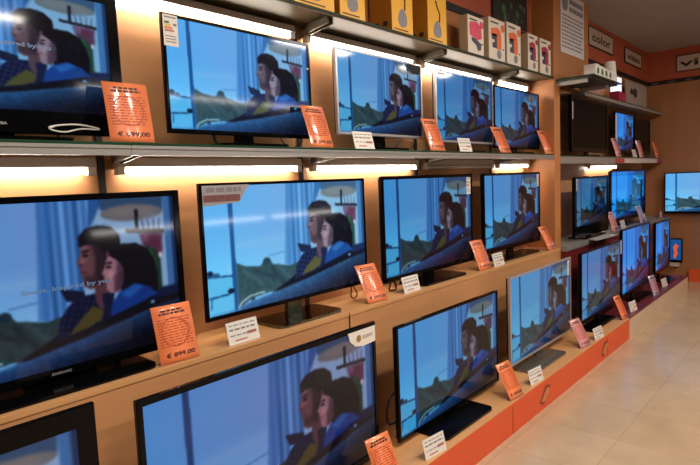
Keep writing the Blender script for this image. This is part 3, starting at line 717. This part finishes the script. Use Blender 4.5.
def label_card(label, cx, y, z, yaw=0, lean=14, w_=.155, h_=.092, price=None):
    t = thing('shelf_label', label, 'price label', (cx, y, z + .0012), math.radians(yaw), 'white shelf labels')
    L = math.radians(lean)
    c = MB().box(-w_ / 2, w_ / 2, 0, .0018, 0, h_).build('card', WTAG, t); c.rotation_euler = (-L, 0, 0)
    q = MB(); rnd = random.Random(int(cx * 77))
    for zz, hh in ((.075, .004), (.056, .007), (.034, .004)):
        x = -w_ * .42
        while x < w_ * .40:
            l_ = rnd.uniform(.012, .03); q.box(x, min(x + l_, w_ * .42), -.0009, -.0001, zz, zz + hh); x += l_ + .007
    q.build('small_print', WINK, t).rotation_euler = (-L, 0, 0)
    q = MB().box(-w_ * .30, w_ * .10, -.0009, -.0001, .012, .018).box(w_ * .12, w_ * .42, -.0009, -.0001, .030, .042)
    q.build('red_print', WRED, t).rotation_euler = (-L, 0, 0)
    MB().prism([(0.001, 0), (.045, 0), (.012, .045)], -.04, .04, axis='x').build('stand_foot', ACRYL, t)
    return t
Z1, Z2, Z3 = 1.671, .863, .187
price_tag('orange price tag reading 699,00 beside the upper left television', .928, 1.848, Z1, '\u20ac 699,00', 8, -3, w_=.157)
price_tag('orange price tag between the upper energy sticker television and the silver one', 1.868, 1.848, Z1, '\u20ac 299,00', 16, -2)
price_tag('orange price tag right of the silver framed upper television', 2.865, 1.846, Z1, '\u20ac 399,00', 18, -6)
price_tag('orange price tag between the fourth and fifth upper televisions', 3.785, 1.852, Z1, '\u20ac 349,00', 22, -6)
price_tag('orange price tag beside the partition on the upper glass shelf', 4.590, 1.855, Z1, '\u20ac 279,00', 18, -6)
label_card('white label card below the silver framed upper television', 2.180, 1.848, Z1)
label_card('white label card below the fourth upper television', 3.205, 1.848, Z1)
price_tag('orange price tag on the counter before the chrome based television', 1.030, 1.815, Z2, '\u20ac 899,00', 12, -3, w_=.155)
price_tag('orange price tag right of the chrome based television', 2.200, 1.815, Z2, '\u20ac 599,00', 26, -8)
price_tag('orange price tag on the counter before the rightmost middle television', 3.375, 1.815, Z2, '\u20ac 499,00', 20, -6)
price_tag('orange price tag on the counter end beside the partition', 4.540, 1.815, Z2, '\u20ac 379,00', 24, -2, w_=.14)
label_card('white label card in front of the chrome based television', 1.327, 1.815, Z2)
label_card('white label card in front of the third middle television', 2.512, 1.815, Z2)
label_card('white label card in front of the rightmost middle television', 3.580, 1.815, Z2)
price_tag('orange price tag on the plinth, cut off by the bottom picture edge', 1.750, 1.410, Z3, '\u20ac 799,00', 20, -6)
price_tag('orange price tag on the plinth left of the silver bottom television', 2.955, 1.400, Z3, '\u20ac 649,00', 25, -6)
price_tag('pale pink price tag on the plinth beside the silver bottom television', 4.165, 1.415, Z3, '\u20ac 549,00', 24, -10, TAGP)
price_tag('orange price tag at the end of the beech plinth top', 5.160, 1.410, Z3, '\u20ac 499,00', 20, -4)
price_tag('pale lilac price tag on the maroon plinth top', 6.30, 1.42, Z3, '\u20ac 449,00', 14, -10, TAGL)
label_card('white label card before the bottom television with cable loops', 2.095, 1.405, Z3, -6)
label_card('white label card before the silver bottom television', 3.255, 1.405, Z3, -6)
label_card('white label card before the far bottom television on the black base', 4.43, 1.400, Z3, -6)
label_card('white label card on the maroon plinth by the orange tag', 5.50, 1.43, Z3, -6)
label_card('white label card at the far end of the maroon plinth', 6.85, 1.46, Z3, -6)
price_tag('pink price tag on the far counter', 6.22, 1.803, .864, '\u20ac 329,00', 14, -8, TAGP)
label_card('white label card beside the pink tag on the far counter', 6.55, 1.812, .864)
price_tag('lilac price tag on the far counter', 7.30, 1.803, .864, '\u20ac 359,00', 14, -8, TAGL)
label_card('white label card beside the lilac tag on the far counter', 7.60, 1.86, .864)
price_tag('peach price tag on the long far shelf beside the black television', 6.48, 1.845, 1.661, '\u20ac 259,00', 14, -6, TAGP)
price_tag('peach price tag in the middle of the long far shelf', 7.40, 1.845, 1.661, '\u20ac 229,00', 12, -6, TAGP)
price_tag('orange price tag at the end of the long far shelf', 8.18, 1.845, 1.661, '\u20ac 199,00', 12, -6)
label_card('white label card on the long far shelf between two peach tags', 7.12, 1.848, 1.661)
t = thing('leaflet', 'white leaflet lying on the edge of the far counter', 'leaflet', (5.30, 1.70, .8645))
MB().prism([(0, .0), (.55, -.02), (.60, .10), (.06, .10)], .0, .004, axis='z').build('paper', WTAG, t)
t = thing('display_label', 'small pale card standing at the far end of the far counter', 'price label', (8.20, 1.82, .8645))
MB().box(0, .09, 0, .002, 0, .075).build('card', WTAG, t)

# ------------------------------------------------------------------ cartons on the top shelf
ZT = 2.3185
def carton(label, x0, x1, h_, d_, front, side, yf=1.86):
    t = thing('product_carton', label, 'carton', (x0, yf, ZT)); w_ = x1 - x0
    MB().box(0, w_, .0, d_, 0, h_, .0015).build('carton_body', side, t)
    MB().box(.002, w_ - .002, -.001, .0005, .002, h_ - .002).build('front_panel', front, t)
    return t, w_
for k, (x0, x1, lab) in enumerate(((1.735, 2.002, 'leftmost yellow carton on the top shelf, above the second strip light'), (2.040, 2.232, 'second yellow carton on the top shelf, tight beside the leftmost one'),
                                   (2.457, 2.655, 'yellow carton with an amber side above the silver framed television'), (2.807, 3.015, 'rightmost yellow carton, next to the brown gap before white cartons'))):
    t, w_ = carton(lab, x0, x1, .36, .155, YBOX, YSIDE)
    t['group'] = 'yellow cartons'
    MB().prism([(w_ * .5 + w_ * .2 * math.cos(a) * (1 - .3 * math.sin(a)), .085 + .05 * math.sin(a)) for a in [2 * PI * j / 20 for j in range(20)]], -.003, -.001).build('picture', GREYP, t)
    MB().box(w_ * .1, w_ * .75, -.003, -.001, .016, .021).build('print', INK, t)
    MB().tube([(w_ * .6, -.003, .13), (w_ * .62, -.003, .18), (w_ * .5, -.003, .21), (w_ * .42, -.003, .25)], .004, 6).build('picture', INK, t)
    MB().box(w_ * .15, w_ * .85, -.003, -.001, .27, .31).build('print', WBOX, t)
    for a in (.03, .09): MB().box(-.002, 0, a, a + .03, .035, .06).build('print', INK, t)
WB = [(3.272, 3.487, .250, PINK, 'kettle', 'white carton with a pink picture, leftmost of five'),
      (3.558, 3.802, .290, ORNG, 'o', 'white carton with an orange picture, nearer the pink one'),
      (3.832, 4.066, .305, ORNG, 'o', 'white carton with an orange picture, second of two and taller'),
      (4.192, 4.380, .285, CRIM, 'o', 'white carton with a crimson picture, left of the last'),
      (4.419, 4.640, .285, CRIM, 'o', 'white carton with a crimson picture, against the partition')]
for x0, x1, h_, colm, kind, lab in WB:
    t, w_ = carton(lab, x0, x1, h_, .062, WBOX, KRAFT)
    t['group'] = 'white cartons'
    if kind == 'kettle':
        MB().prism([(w_ * .14, h_ * .48), (w_ * .10, h_ * .75), (w_ * .2, h_ * .84), (w_ * .6, h_ * .86), (w_ * .82, h_ * .74), (w_ * .86, h_ * .46), (w_ * .6, h_ * .40)], -.003, -.001).build('picture', colm, t)
        MB().prism([(w_ * .22, h_ * .44), (w_ * .45, h_ * .42), (w_ * .82, h_ * .32), (w_ * .80, h_ * .16), (w_ * .62, h_ * .12), (w_ * .5, h_ * .26), (w_ * .25, h_ * .34)], -.003, -.001).build('picture', NAVY, t)
    else:
        MB().prism([(w_ * .14, h_ * .58), (w_ * .14, h_ * .74), (w_ * .50, h_ * .80), (w_ * .70, h_ * .74), (w_ * .76, h_ * .58), (w_ * .76, h_ * .30), (w_ * .50, h_ * .28), (w_ * .50, h_ * .58)], -.003, -.001).build('picture', colm, t)
        MB().prism([(w_ * .18, h_ * .62), (w_ * .48, h_ * .64), (w_ * .48, h_ * .30), (w_ * .22, h_ * .30), (w_ * .22, h_ * .42), (w_ * .36, h_ * .43), (w_ * .36, h_ * .49), (w_ * .18, h_ * .50)], -.003, -.001).build('picture', NAVY, t)
        MB().disc(w_ * .62, h_ * .17, w_ * .13, -.001, .002).build('picture', GREYP, t)
    MB().disc(w_ * .86, h_ * .82, w_ * .11, -.001, .002).build('badge', colm, t)
    MB().box(w_ * .12, w_ * .58, -.003, -.001, h_ * .88, h_ * .915).build('print', INK, t)
    MB().box(w_ * .84, w_ * .92, -.003, -.001, h_ * .30, h_ * .33).build('print', INK, t)
# dark picture behind the cartons
t = thing('wall_poster', 'dark poster with green leaves behind the white cartons', 'poster', (3.92, YB - .010, 2.70))
MB().box(0, .60, -.012, 0, 0, .36).build('sheet', DKPOST, t)
random.seed(3); g_ = MB()
for k in range(16):
    a, b_, r_ = random.uniform(.04, .56), random.uniform(.03, .33), random.uniform(.015, .035)
    MB().disc(a, b_, r_, -.012, .001, 9, 1.0, random.uniform(.6, 1.6)).build('leaf_picture', GREEN, t)

# ------------------------------------------------------------------ things on and behind the cup shelf
ZU = 2.2985
for k in range(4):
    x = 4.84 + k * .108
    t = thing('mug_box', ['white mug box at the left end of the cup shelf', 'second white mug box on the cup shelf', 'third white mug box on the cup shelf', 'white mug box touching the cup stack'][k], 'box', (x, 1.56, ZU), 0, 'white mug boxes')
    MB().box(0, .10, 0, .10, 0, .105 - .006 * k, .002).build('box_body', WHITE, t)
    MB().prism([(.025, .03), (.07, .025), (.08, .06), (.055, .08), (.03, .07)], -.002, 0).build('picture', GREEN, t)
t = thing('cup_stack', 'tall stack of white cups upside down on the far cup shelf', 'cup stack', (5.375, 1.61, ZU))
b = MB()
for k in range(7):
    n_ = 20; z0 = k * .024; r0, r1 = .060 - .002 * k, .056 - .002 * k
    lo = [b.bm.verts.new((r0 * math.cos(2 * PI * j / n_), r0 * math.sin(2 * PI * j / n_), z0)) for j in range(n_)]
    hi = [b.bm.verts.new((r1 * math.cos(2 * PI * j / n_), r1 * math.sin(2 * PI * j / n_), z0 + .05)) for j in range(n_)]
    for j in range(n_): f = b.bm.faces.new((lo[j], lo[(j + 1) % n_], hi[(j + 1) % n_], hi[j])); f.smooth = True
    b.bm.faces.new(lo[::-1]); b.bm.faces.new(hi)
b.build('cups', WHITE, t)
ZF = 2.2695
t = thing('lit_box', 'small glowing box with a red lower half behind the cup stack', 'box', (6.52, 1.86, ZF))
MB().box(0, .26, 0, .10, 0, .11, .003).build('box_base', CRIM, t)
MB().box(.0, .13, .01, .09, .111, .26, .003).build('light_panel', GLOWW, t)
t = thing('display_card', 'tall pale card with dark blots on the far top shelf', 'card', (6.90, 1.90, ZF))
MB().box(0, .90, 0, .004, 0, .28).build('card', GREYC, t)
MB().prism([(.18, .17), (.25, .21), (.33, .18), (.36, .22), (.46, .20), (.48, .13), (.40, .10), (.30, .14), (.22, .13)], -.002, 0).build('print', INK, t)
